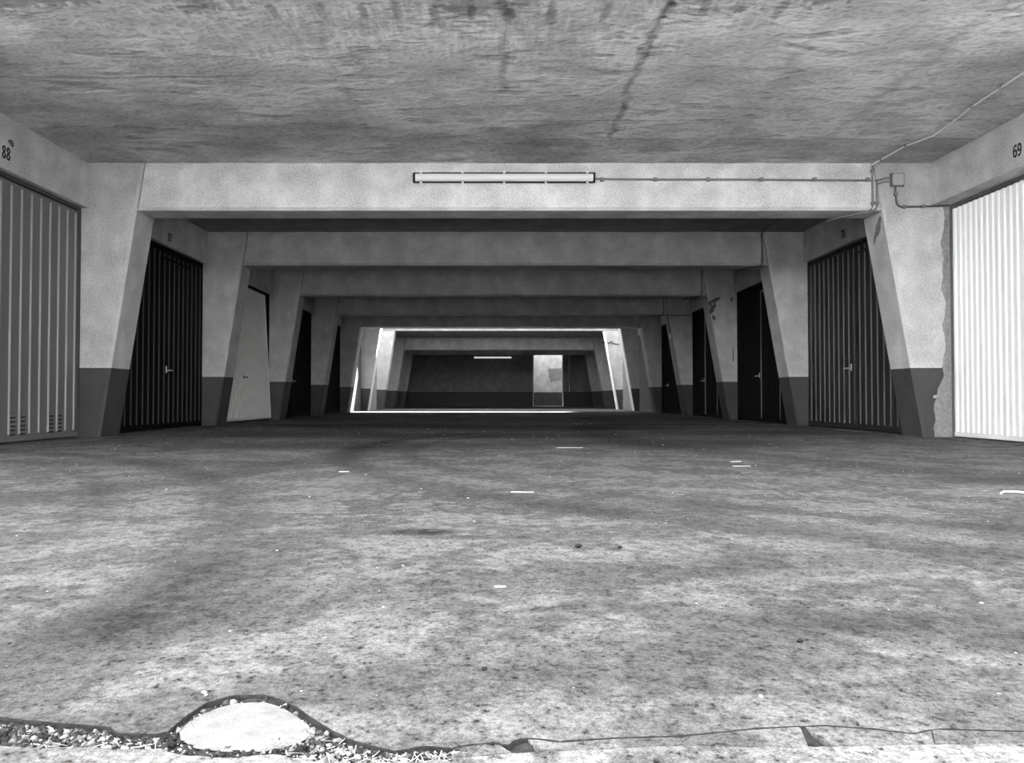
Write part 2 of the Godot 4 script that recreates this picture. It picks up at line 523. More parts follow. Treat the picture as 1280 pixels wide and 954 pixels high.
func build_floor() -> void:
	var fl := structure("floor", "worn grey concrete floor with a broken edge and cracks")
	var flat_up := [Vector3.ZERO, Vector3.RIGHT, Vector3.BACK, Vector3.UP]
	# the big slab of the aisle, from its broken edge to the far end
	var st := begin()
	var pts := PackedVector2Array()
	pts.append(Vector2(-3.45, -37.0))
	pts.append(Vector2(-3.45, -0.90))
	for p in ragged(UP_EDGE, 0.0022, 3):
		pts.append(p)
	pts.append(Vector2(3.90, -0.86))
	pts.append(Vector2(3.90, -37.0))
	plate(st, pts, Vector3(0, -0.0005, 0), Vector3.RIGHT, Vector3.BACK, Vector3.UP, 0.0005)
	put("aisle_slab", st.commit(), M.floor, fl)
	# the dark body of the slab shows along the break
	put("slab_body", plate_mesh(pts, Vector3(0, -0.03, 0), Vector3.RIGHT, Vector3.BACK, Vector3.UP, 0.0295), M.core, fl)
	# threshold strips along the doors, past the open joints
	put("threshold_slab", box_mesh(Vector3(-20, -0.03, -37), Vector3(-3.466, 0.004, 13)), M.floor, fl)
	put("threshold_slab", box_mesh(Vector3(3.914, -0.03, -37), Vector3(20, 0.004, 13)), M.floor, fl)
	# the apron on the near side
	pts = PackedVector2Array()
	pts.append(Vector2(-3.46, 13.0))
	pts.append(Vector2(-3.46, -0.83))
	for p in ragged(LOW_EDGE, 0.003, 4):
		pts.append(p)
	pts.append(Vector2(3.91, -0.83))
	pts.append(Vector2(3.91, 13.0))
	put("apron_slab", plate_mesh(pts, Vector3(0, -0.034, 0), Vector3.RIGHT, Vector3.BACK, Vector3.UP, 0.032), M.apron, fl)
	# pieces between the two cracks
	var crumble := FastNoiseLite.new()
	crumble.seed = 8
	crumble.frequency = 70.0
	var leans := [0.004, 0.012, -0.012, -0.014, 0.016, 0.010, -0.006, 0.014, -0.012, 0.0]
	var cuts := [-0.046, -0.026, 0.016, 0.131, 0.192, 0.325, 0.346, 0.46, 0.62, 3.9]
	for k in range(cuts.size() - 1):
		var sunk := 0.006 if k == 5 else 0.0  # one piece has sunk
		var x0: float = cuts[k] + 0.0006
		var x1: float = cuts[k + 1] - 0.0006
		if x1 - x0 > 0.03 and k == 2:
			x0 = 0.046
		var top := PackedVector2Array()
		var bot := PackedVector2Array()
		var steps := clampi(int((x1 - x0) / 0.005), 2, 60)
		for s in steps + 1:
			var x := lerpf(x0, x1, float(s) / steps)
			var slant: float = lerpf(leans[k], leans[k + 1], float(s) / steps)
			top.append(Vector2(x + slant, edge_at(UP_EDGE, x + slant) + 0.0012 + 0.0011 * crumble.get_noise_2d(x, 0.0)))
			bot.append(Vector2(x, edge_at(LOW_EDGE, x) - 0.0016 + 0.0014 * crumble.get_noise_2d(x, 5.0)))
		bot.reverse()
		top.append_array(bot)
		put("broken_piece", plate_mesh(top, Vector3(0, -0.03, 0), Vector3.RIGHT, Vector3.BACK, Vector3.UP, 0.0285 - sunk), M.core if k == 5 else M.floor, fl)
	# the earth below, seen in joints and cracks
	put("earth_bed", box_mesh(Vector3(-20, -0.3, -37), Vector3(20, -0.031, 13)), M.earth, fl)
	# uneven fill in the broken strip
	st = begin()
	var n := FastNoiseLite.new()
	n.seed = 9
	n.frequency = 45.0
	n.fractal_octaves = 4
	var nx := 290
	var nz := 26
	var grid := []
	for i in nx + 1:
		var row := []
		for j in nz + 1:
			var x := lerpf(-0.80, 0.62, float(i) / nx)
			var z0 := edge_at(UP_EDGE, x) - 0.004
			var z1 := edge_at(LOW_EDGE, x) + 0.004
			var z := lerpf(z0, z1, float(j) / nz)
			row.append(Vector3(x, -0.0065 + 0.006 * n.get_noise_2d(x, z), z))
		grid.append(row)
	for i in nx:
		for j in nz:
			face(st, [grid[i][j], grid[i + 1][j], grid[i + 1][j + 1]], Vector3.UP)
			face(st, [grid[i][j], grid[i + 1][j + 1], grid[i][j + 1]], Vector3.UP)
	put("crumbled_fill", st.commit(), M.fill, fl)
	# pale lower layer laid bare where the edge has broken out
	st = begin()
	var c := Vector2(-0.275, -0.88)
	var rings := 8
	for k in PATCH.size():
		var a: Vector2 = PATCH[k]
		var b: Vector2 = PATCH[(k + 1) % PATCH.size()]
		for r in rings:
			var q := []
			for t: Array in [[a, r], [b, r], [b, r + 1], [a, r + 1]]:
				var p: Vector2 = c.lerp(t[0], float(t[1]) / rings)
				var y := -0.0012 - 0.0035 * pow(float(t[1]) / rings, 3.0) + 0.0018 * n.get_noise_2d(p.x * 0.7, p.y * 0.7)
				q.append(Vector3(p.x, y, p.y))
			face(st, [q[0], q[1], q[2]], Vector3.UP)
			face(st, [q[0], q[2], q[3]], Vector3.UP)
	put("bared_layer", st.commit(), M.pale, fl, Vector3.ZERO, "pale patch of bared concrete under the broken edge")

# ---------------------------------------------------------------- loose bits on the floor
func stone_mesh(sd: int) -> Mesh:
	var r := RandomNumberGenerator.new()
	r.seed = sd
	var s := SphereMesh.new()
	s.radius = 0.5
	s.height = 1.0
	s.radial_segments = 7
	s.rings = 3
	var arr := s.get_mesh_arrays()
	var v: PackedVector3Array = arr[Mesh.ARRAY_VERTEX]
	var n := FastNoiseLite.new()
	n.seed = sd
	n.frequency = 1.3
	for k in v.size():
		v[k] *= Vector3(1, 0.7, 0.85) * (1.0 + 1.1 * n.get_noise_3dv(v[k] * 1.7))
	arr[Mesh.ARRAY_VERTEX] = v
	var am := ArrayMesh.new()
	am.add_surface_from_arrays(Mesh.PRIMITIVE_TRIANGLES, arr)
	var st := begin()
	st.append_from(am, 0, Transform3D())
	st.generate_normals()
	return st.commit()

func strew(called: String, label: String, category: String, mesh: Mesh, mat: Material, at: Array) -> void:
	var mm := MultiMesh.new()
	mm.transform_format = MultiMesh.TRANSFORM_3D
	mm.use_colors = true
	mm.mesh = mesh
	mm.instance_count = at.size()
	for k in at.size():
		mm.set_instance_transform(k, at[k][0])
		var v: float = at[k][1]
		mm.set_instance_color(k, Color(v, v, v))
	var o := MultiMeshInstance3D.new()
	o.name = numbered(called)
	o.multimesh = mm
	o.material_override = mat
	add_child(o)
	o.set_meta("label", label)
	o.set_meta("category", category)
	o.set_meta("kind", "stuff")

func build_litter() -> void:
	rng.seed = 77
	var tint := plain(1.0, 0.95, 0.2)
	tint.vertex_color_use_as_albedo = true
	var at := []
	for k in 3200:
		var x := rng.randf_range(-0.72, -0.03)
		var t := rng.randf()
		var z := lerpf(edge_at(UP_EDGE, x) + 0.006, edge_at(LOW_EDGE, x) - 0.004, t)
		if Geometry2D.is_point_in_polygon(Vector2(x, z), PackedVector2Array(PATCH)) and rng.randf() < 0.93:
			continue
		var s := 0.0022 + 0.0075 * pow(rng.randf(), 3.5)
		var b := Basis.from_euler(Vector3(rng.randf() * TAU, rng.randf() * TAU, rng.randf() * TAU)).scaled(Vector3.ONE * s)
		at.append([Transform3D(b, Vector3(x, -0.0055 + s * 0.1, z)), 0.03 + 0.5 * pow(rng.randf(), 3.2)])
	strew("crumbled_rubble", "crumbled concrete rubble lying in the broken floor strip", "rubble", stone_mesh(5), tint, at)
	# dry straw
	at = []
	for k in 130:
		var x := rng.randf_range(-0.24, -0.05) if rng.randf() < 0.88 else rng.randf_range(-0.70, -0.3)
		var z := lerpf(edge_at(UP_EDGE, x) + 0.008, edge_at(LOW_EDGE, x) + 0.004, sqrt(rng.randf()))
		var l := rng.randf_range(0.006, 0.022)
		var b := Basis.from_euler(Vector3(0, rng.randf() * TAU, rng.randf_range(-0.35, 0.35))).scaled_local(Vector3(l, 0.0011, 0.0011))
		at.append([Transform3D(b, Vector3(x, -0.002, z)), rng.randf_range(0.2, 0.75)])
	var stalk := CylinderMesh.new()
	stalk.top_radius = 0.35
	stalk.bottom_radius = 0.5
	stalk.height = 1.0
	stalk.radial_segments = 5
	stalk.rings = 0
	var st := begin()
	st.append_from(stalk, 0, Transform3D(Basis(Vector3.BACK, PI / 2), Vector3.ZERO))
	strew("dry_straw", "bits of pale dry straw caught in the broken floor strip", "straw", st.commit(), tint, at)
	# grit over the aisle
	at = []
	for k in 900:
		var z := -0.95 - 9.0 * pow(rng.randf(), 1.3)
		var x := rng.randf_range(-1.0, 1.0) * minf(3.3, 0.3 - z * 0.62)
		var s := 0.0012 + 0.006 * pow(rng.randf(), 5.0) + 0.0012 * maxf(0.0, -z - 1.2)
		var b := Basis.from_euler(Vector3(0, rng.randf() * TAU, 0)).scaled(Vector3(s, s * 0.5, s))
		at.append([Transform3D(b, Vector3(x, s * 0.15, z)), rng.randf_range(0.4, 0.75) if rng.randf() < 0.5 else 0.05])
	strew("scattered_grit", "specks of pale and dark grit scattered over the aisle floor", "grit", stone_mesh(8), tint, at)
	# single scraps big enough to pick out: x, z, length, width, turn, tone, words
	var scraps := [
		[-0.744, -3.84, 0.05, 0.03, 0.2, 0.9, "crumpled white paper scrap on the floor beyond the tyre sweep near door 87"],
		[0.535, -5.70, 0.20, 0.03, 0.05, 0.9, "long torn white paper strip lying in the middle of the aisle"],
		[1.15, -11.0, 0.13, 0.04, 0.0, 0.9, "white paper strip lying deep in the shaded aisle"],
		[1.32, -11.0, 0.05, 0.04, 0.0, 0.9, "short white scrap just beside the paper strip deep in the aisle"],
		[1.36, -4.45, 0.07, 0.03, 0.3, 0.85, "small pale paper scrap on the floor before door 70"],
		[1.30, -4.15, 0.10, 0.02, 0.1, 0.85, "pale torn label lying flat on the floor before door 69"],
		[0.10, -3.0, 0.09, 0.02, -0.1, 0.8, "thin pale splinter lying on the floor at mid aisle"],
		[0.008, -1.50, 0.022, 0.004, 0.05, 0.9, "tiny white wood chip lying on the worn floor patch"],
		[-0.35, -32.0, 0.9, 0.05, 0.0, 0.9, "pale plank lying on the floor of the far dark hall"],
	]
	for s: Array in scraps:
		var o := thing("paper_scrap" if "paper" in s[6] or "label" in s[6] or "scrap" in s[6] else "wood_splinter", s[6], "scrap", Vector3(s[0], 0.0005, s[1]), "scraps on the aisle floor")
		o.rotation.y = s[4]
		var l: float = s[2] / 2
		var w: float = s[3] / 2
		var q := PackedVector2Array([Vector2(-l, -w * 0.4), Vector2(-l * 0.5, -w), Vector2(l * 0.2, -w * 0.8), Vector2(l, -w * 0.5), Vector2(l * 0.9, w * 0.6), Vector2(0, w), Vector2(-l * 0.8, w * 0.7)])
		put("sheet", plate_mesh(q, Vector3.ZERO, Vector3.RIGHT, Vector3.BACK, Vector3.UP, 0.0025), plain(s[5] * 0.8, 0.9), o)
	var pebbles := [[0.449, -1.164, 0.010, "dark pebble lying on the floor before the broken edge's cracks"], [-0.016, -1.045, 0.008, "small dark pebble on the floor between the cracks and mid aisle"], [0.198, -1.893, 0.018, "dark clod on the mid aisle floor, first of a pair"], [0.297, -1.883, 0.012, "smaller dark clod on the mid aisle floor, second of a pair"], [-0.356, -0.963, 0.006, "pale pebble beside the bared concrete patch"]]
	for k in pebbles.size():
		var p: Array = pebbles[k]
		var o := thing("pebble", p[3], "pebble", Vector3(p[0], 0, p[1]), "pebbles on the floor")
		var b := put("stone", stone_mesh(50 + k), plain(0.5 if k == 4 else 0.02, 0.95), o, Vector3(0, p[2] * 0.28, 0))
		b.scale = Vector3(p[2], p[2] * 0.8, p[2])
	var tw := thing("dry_twig", "curved pale dry twig on the floor before white door 69", "twig", Vector3(1.95, 0.004, -2.94))
	put("stem", tube_mesh([Vector3(-0.06, 0, 0), Vector3(-0.03, 0.004, -0.03), Vector3(0.02, 0.003, -0.02), Vector3(0.07, 0, 0.02), Vector3(0.11, 0.002, 0.02)], 0.004, 6), M.white, tw)

# ---------------------------------------------------------------- concrete frames
func build_ceiling() -> void:
	var c := structure("ceiling", "rough plastered concrete ceiling with board seams and trowel marks")
	put("roof_slab", box_mesh(Vector3(-6.7, CEIL + 0.012, -2.2), Vector3(6.7, CEIL + 0.30, -22.25)), M.soffit_plain, c)  # near end extended unseen overhead to darken the floor below
	put("roof_slab", box_mesh(Vector3(-6.7, CEIL, -25.2), Vector3(6.7, CEIL + 0.30, -34.4)), M.soffit_plain, c)
	# uneven plaster of the soffit, bay by bay
	var n := FastNoiseLite.new()
	n.seed = 61
	n.frequency = 1.6
	n.fractal_octaves = 4
	for bay in 6:
		var z0 := -2.2 if bay == 0 else zf(bay) - 0.34
		var z1 := zf(bay + 1) if bay < 5 else -22.25
		var nx := 300 if bay == 0 else 60
		var nz := 130 if bay == 0 else 12
		var arr := []
		arr.resize(Mesh.ARRAY_MAX)
		var v := PackedVector3Array()
		var uv := PackedVector2Array()
		var ix := PackedInt32Array()
		for j in nz + 1:
			for i in nx + 1:
				var x := lerpf(-4.3, 4.5, float(i) / nx)
				var z := lerpf(z0, z1, float(j) / nz)
				var d := 0.006 * n.get_noise_2d(x * 0.6, z * 1.9) + 0.0025 * n.get_noise_2d(x * 3.0 + 40.0, z * 9.0)
				if bay == 0:
					d += 0.006 * smoothstep(-6.115, -6.10, z) * smoothstep(0.6, 1.4, x) + 0.004 * smoothstep(-6.55, -6.535, z) * smoothstep(0.2, 1.0, x) - 0.006 * smoothstep(-5.26, -5.24, z) * smoothstep(-1.3, -2.2, x)
				v.append(Vector3(x, CEIL + clampf(d, -0.011, 0.011), z))
				uv.append(Vector2((x + 6.5) / 13.0, (-z - 4.2) / 3.0))
		for j in nz:
			for i in nx:
				var k := j * (nx + 1) + i
				ix.append_array(PackedInt32Array([k, k + 1, k + nx + 1, k + 1, k + nx + 2, k + nx + 1]))
		arr[Mesh.ARRAY_VERTEX] = v
		arr[Mesh.ARRAY_TEX_UV] = uv
		arr[Mesh.ARRAY_INDEX] = ix
		var am := ArrayMesh.new()
		am.add_surface_from_arrays(Mesh.PRIMITIVE_TRIANGLES, arr)
		var st := SurfaceTool.new()
		st.create_from(am, 0)
		st.generate_normals()
		put("soffit", st.commit(), M.soffit if bay == 0 else M.soffit_plain, c)  # inner bays toned darker to stand in for their shade

func pillar(side: int, i: int, label: String) -> Node3D:
	var o := thing("concrete_pillar", label, "pillar", Vector3(0, 0, 0), "tapering pillars along the doors")
	var z0 := zf(i)
	var z1 := z0 - PD
	var ch := 0.022
	for part in 2:
		var y0 := 0.0 if part == 0 else DADO
		var y1 := DADO if part == 0 else CEIL + 0.006
		var poly: Array
		if side < 0:
			poly = [Vector2(-4.02, y0), Vector2(lerpf(LB, LT, y0 / CEIL), y0), Vector2(lerpf(LB, LT, y1 / CEIL), y1), Vector2(-4.02, y1)]
		else:
			poly = [Vector2(lerpf(RB, RT, y0 / CEIL), y0), Vector2(4.36, y0), Vector2(4.36, y1), Vector2(lerpf(RB, RT, y1 / CEIL), y1)]
		var st := begin()
		prism(st, poly, z0, z1, [0.0, ch, 0.0, 0.0] if side < 0 else [0.0, 0.0, 0.0, ch])
		put("painted_base" if part == 0 else "shaft", st.commit(), M.dado if part == 0 else M.paint, o, Vector3.ZERO, "dark grey painted base" if part == 0 else "")
	return o

func beam(i: int, label: String) -> Node3D:
	var o := thing("concrete_beam", label, "beam", Vector3.ZERO, "concrete beams across the aisle")
	var y1 := CEIL + 0.006
	var poly := [Vector2(lerpf(LB, LT, BEAM_Y / CEIL) + 0.002, BEAM_Y), Vector2(lerpf(RB, RT, BEAM_Y / CEIL) - 0.002, BEAM_Y), Vector2(lerpf(RB, RT, y1 / CEIL) - 0.002, y1), Vector2(lerpf(LB, LT, y1 / CEIL) + 0.002, y1)]
	var st := begin()
	prism(st, poly, zf(i), zf(i) - 0.34, [0.026, 0.02, 0.0, 0.02])
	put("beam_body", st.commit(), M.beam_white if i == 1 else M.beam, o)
	return o

func digits(text: String, parent: Node, at: Vector3, side: int, high: float) -> void:
	var f := SystemFont.new()
	f.font_names = PackedStringArray(["Droid Sans"])
	f.font_weight = 600
	var t := TextMesh.new()
	t.text = text
	t.font = f
	t.font_size = 64
	t.pixel_size = high / 46.0
	t.depth = 0.002
	var o := put("painted_number", t, M.black, parent, at, "black painted number " + text)
	o.rotation.y = PI / 2 if side < 0 else -PI / 2
	o.scale = Vector3(0.72, 1, 1)

func lintel(side: int, bay: int, number: String, label: String, number_z := 0.0, number_y := 2.24) -> void:
	var o := thing("concrete_lintel", label, "lintel", Vector3.ZERO, "lintels over the garage doors")
	var z0 := zf(bay) - PD + 0.001
	var z1 := zf(bay + 1) - 0.001
	if side < 0:
		put("lintel_body", box_mesh(Vector3(-4.05, LINTEL_Y, z0), Vector3(LWALL, CEIL + 0.006, z1), 0.006), M.paint, o)
	else:
		put("lintel_body", box_mesh(Vector3(RWALL, LINTEL_Y + 0.02, z0), Vector3(4.40, CEIL + 0.006, z1), 0.006), M.paint, o)
	if number:
		digits(number, o, Vector3(LWALL + 0.0005 if side < 0 else RWALL - 0.0005, number_y, number_z), side, 0.098)
	if number == "88":
		var p := PackedVector2Array([Vector2(-0.04, 0.0), Vector2(-0.02, 0.022), Vector2(0.012, 0.026), Vector2(0.035, 0.01), Vector2(0.038, -0.018), Vector2(0.015, -0.03), Vector2(-0.012, -0.012)])
		put("chipped_spot", plate_mesh(p, Vector3(LWALL + 0.0002, 2.345, -6.045), Vector3.FORWARD, Vector3.UP, Vector3.RIGHT, 0.001), M.stain, o)

# ---------------------------------------------------------------- garage doors
# in a door's own axes: x runs along the door (from its near end into the depth), y up, z out into the aisle
func corrugated(st: SurfaceTool, x0: float, x1: float, y0: float, y1: float, pitch: float, rib: float, slope: float, high: float, phase := 0.5) -> void:
	var prof := [Vector2(x0, 0)]
	var x := x0 + pitch * phase
	while x + rib / 2 + slope < x1:
		prof.append(Vector2(x - rib / 2 - slope, 0))
		prof.append(Vector2(x - rib / 2, high))
		prof.append(Vector2(x + rib / 2, high))
		prof.append(Vector2(x + rib / 2 + slope, 0))
		x += pitch
	prof.append(Vector2(x1, 0))
	for k in range(prof.size() - 1):
		var a: Vector2 = prof[k]
		var b: Vector2 = prof[k + 1]
		if a.distance_to(b) < 1e-5:
			continue
		face(st, [Vector3(a.x, y0, a.y), Vector3(b.x, y0, b.y), Vector3(b.x, y1, b.y), Vector3(a.x, y1, a.y)], Vector3(0, 0, 1))
	box(st, Vector3(x0, y0, -0.02), Vector3(x1, y1, -0.001))

func garage_door(side: int, bay: int, label: String, kind: String, mat: Material, extra := {}) -> Node3D:
	var z0 := zf(bay) - PD
	var z1 := zf(bay + 1)
	var plane: float = extra.get("plane", LDOOR if side < 0 else RDOOR)
	var length := z0 - z1
	var top := LINTEL_Y + (0.0 if side < 0 else 0.02)
	var o := thing("garage_door", label, "garage door", Vector3(plane, 0.004, z0 if side < 0 else z1), "garage doors along the aisle")
	# x of the door axes runs away from the camera on one side, towards it on the other
	o.rotation.y = PI / 2 if side < 0 else -PI / 2
	var frame_mat: Material = extra.get("frame", mat)
	var fr := begin()
	var fw := 0.035
	var out := 0.012
	box(fr, Vector3(0.002, 0, -0.06), Vector3(fw, top - 0.006, out), 0.003)
	box(fr, Vector3(length - fw, 0, -0.06), Vector3(length - 0.002, top - 0.006, out), 0.003)
	box(fr, Vector3(fw, top - fw, -0.06), Vector3(length - fw, top - 0.006, out), 0.003)
	put("door_frame", fr.commit(), frame_mat, o)
	var leaf := Node3D.new()
	leaf.name = "leaf"
	o.add_child(leaf)
	var x0 := fw + 0.006
	var x1 := length - fw - 0.006
	var y0 := 0.05
	var y1 := top - fw - 0.012
	var st := begin()
	if kind == "wide":
		box(st, Vector3(x0, y0, -0.02), Vector3(x1, y1, 0.0))
	elif kind == "close":
		corrugated(st, x0, x1, y0, y1, 0.080, 0.034, 0.003, 0.024, 0.5)
	else:
		corrugated(st, x0, x1, y0, y1, 0.077, 0.030, 0.010, 0.012, extra.get("phase", 0.5))
	put("sheet", st.commit(), mat, leaf)
	if kind == "wide":
		# pressed ribs, lighter than the sheet
		var rs := begin()
		var sec := [Vector2(-0.010, 0), Vector2(-0.004, 0.012), Vector2(0.004, 0.012), Vector2(0.010, 0)]
		for q in 3:
			face(rs, [Vector3(sec[q].x, y0 + 0.02, sec[q].y), Vector3(sec[q + 1].x, y0 + 0.02, sec[q + 1].y), Vector3(sec[q + 1].x, y1 - 0.03, sec[q + 1].y), Vector3(sec[q].x, y1 - 0.03, sec[q].y)], Vector3(signf(q - 1.0), 0, 0.5))
		for e: float in [y0 + 0.02, y1 - 0.03]:
			face(rs, [Vector3(sec[0].x, e, 0), Vector3(sec[1].x, e, sec[1].y), Vector3(sec[2].x, e, sec[2].y), Vector3(sec[3].x, e, 0)], Vector3(0, -1.0 if e < 1.0 else 1.0, 0))
		var rib_mesh := rs.commit()
		var rx: float = x0 + 0.135 * float(extra.get("phase", 0.5))
		while rx + 0.02 < x1:
			put("rib", rib_mesh, extra.get("rib", mat), leaf, Vector3(rx, 0, 0.0005))
			rx += 0.135
	put("bottom_rail", box_mesh(Vector3(x0, 0.010, -0.03), Vector3(x1, 0.05, 0.014), 0.004), extra.get("rail", mat), leaf)
	if extra.has("wicket"):
		# a narrow leaf let into the door: two upright edges and a head
		var wk: Array = extra.wicket
		var w := begin()
		box(w, Vector3(wk[0], 0.05, 0.0), Vector3(wk[0] + 0.03, y1 - 0.08, 0.017), 0.003)
		box(w, Vector3(wk[1] - 0.02, 0.05, 0.0), Vector3(wk[1], y1 - 0.08, 0.017), 0.003)
		box(w, Vector3(wk[0] + 0.03, y1 - 0.11, 0.0), Vector3(wk[1] - 0.02, y1 - 0.08, 0.017), 0.003)
		put("wicket_frame", w.commit(), extra.get("wicket_mat", mat), leaf)
	if extra.has("handle"):
		var hx: float = extra.handle[0]
		var hy: float = extra.handle[1]
		var hm: Material = extra.get("handle_mat", M.steel)
		var hs := begin()
		box(hs, Vector3(hx - 0.018, hy - 0.03, 0.012), Vector3(hx + 0.018, hy + 0.05, 0.018), 0.003)
		tube(hs, [Vector3(hx, hy, 0.016), Vector3(hx, hy, 0.055)], 0.010, 10)
		var dir: float = extra.get("lever", 1.0)
		tube(hs, [Vector3(hx - 0.01 * dir, hy, 0.055), Vector3(hx + 0.04 * dir, hy + 0.002, 0.058), Vector3(hx + 0.09 * dir, hy - 0.003, 0.052)], 0.009, 10)
		put("handle", hs.commit(), hm, leaf)
	if extra.has("vents"):
		for vx: float in extra.vents:
			for k in 5:
				var y := 0.065 + 0.034 * k
				var vs := begin()
				# a pressed louvre: sloping hood above a dark slot
				var a := vx - 0.038
				var b := vx + 0.038
				face(vs, [Vector3(a, y + 0.020, 0.0005), Vector3(b, y + 0.020, 0.0005), Vector3(b, y + 0.008, 0.010), Vector3(a, y + 0.008, 0.010)], Vector3(0, 1, 1))
				face(vs, [Vector3(a, y + 0.008, 0.010), Vector3(b, y + 0.008, 0.010), Vector3(b, y + 0.008, 0.0005), Vector3(a, y + 0.008, 0.0005)], Vector3(0, -1, 0))
				face(vs, [Vector3(a, y + 0.020, 0.0005), Vector3(a, y + 0.008, 0.010), Vector3(a, y + 0.008, 0.0005)], Vector3(-1, 0, 0))
				face(vs, [Vector3(b, y + 0.020, 0.0005), Vector3(b, y + 0.008, 0.010), Vector3(b, y + 0.008, 0.0005)], Vector3(1, 0, 0))
				put("louvre", vs.commit(), mat, leaf)
				put("vent_slot", box_mesh(Vector3(a, y - 0.004, -0.001), Vector3(b, y + 0.008, 0.0012)), M.black, leaf)
	if extra.has("tilt"):
		put("edge_stile", box_mesh(Vector3(x1 - 0.03, 0.010, -0.02), Vector3(x1, y1, 0.022), 0.004), M.white, leaf)
		leaf.rotation.x = extra.tilt
		leaf.position = extra.get("shift", Vector3.ZERO)
	return o

func build_doors() -> void:
	# near row of door 88
	garage_door(-1, 0, "mid grey ribbed metal garage door with vent louvres under number 88", "wide", M.door_grey, {"phase": 0.48, "vents": [0.0 + 1.642, 1.777, 2.182, 2.317], "frame": M.door_grey_dark, "rib": M.rib_grey})
	garage_door(-1, 1, "nearly black ribbed garage door under number 87", "wide", M.door_black, {"phase": 0.5, "handle": [1.50, 0.68], "lever": 1.0, "wicket": [1.32, 2.18], "rib": M.rib_black})
	garage_door(-1, 2, "white finely ribbed garage door standing slightly tilted open", "close", M.door_pale, {"handle": [1.25, 0.66], "handle_mat": M.black, "tilt": -0.055, "shift": Vector3(0, 0.015, 0.045), "frame": M.door_black, "rail": M.door_white})
	garage_door(-1, 3, "black garage door in deep shade beyond the tilted white door", "wide", M.door_black, {"handle": [1.15, 0.68]})
	garage_door(-1, 4, "black garage door in shade, second beyond the tilted white door", "wide", M.door_black, {})
	garage_door(-1, 5, "pale ribbed garage door just before the open court, in the louvred door's row", "fine", M.door_mid, {})
	# row of door 69
	garage_door(1, 0, "bright white ribbed garage door in grey steel frame under number 69", "fine", M.door_white, {"plane": 4.20, "frame": M.frame_grey, "phase": 0.3})
	garage_door(1, 1, "dark grey ribbed garage door with wicket under number 70", "wide", M.door_dark, {"phase": 0.35, "handle": [1.24, 0.70], "lever": -1.0, "wicket": [1.33, 2.2], "rib": M.rib_dark})
	garage_door(1, 2, "black finely ribbed garage door with bare steel edge next beyond door 70", "fine", M.door_black, {"handle": [1.12, 0.70], "lever": -1.0, "wicket": [1.18, 2.0], "wicket_mat": M.edge_steel})
	garage_door(1, 3, "black garage door with lever handle, second beyond door 70", "wide", M.door_black, {"handle": [0.90, 0.70], "lever": -1.0, "wicket": [0.96, 1.8], "wicket_mat": M.edge_steel})
	garage_door(1, 4, "black garage door in shade, third beyond door 70", "wide", M.door_black, {"handle": [0.72, 0.66], "lever": -1.0})
	garage_door(1, 5, "grey ribbed garage door just before the open court, in the bright white door's row", "fine", M.door_mid, {})

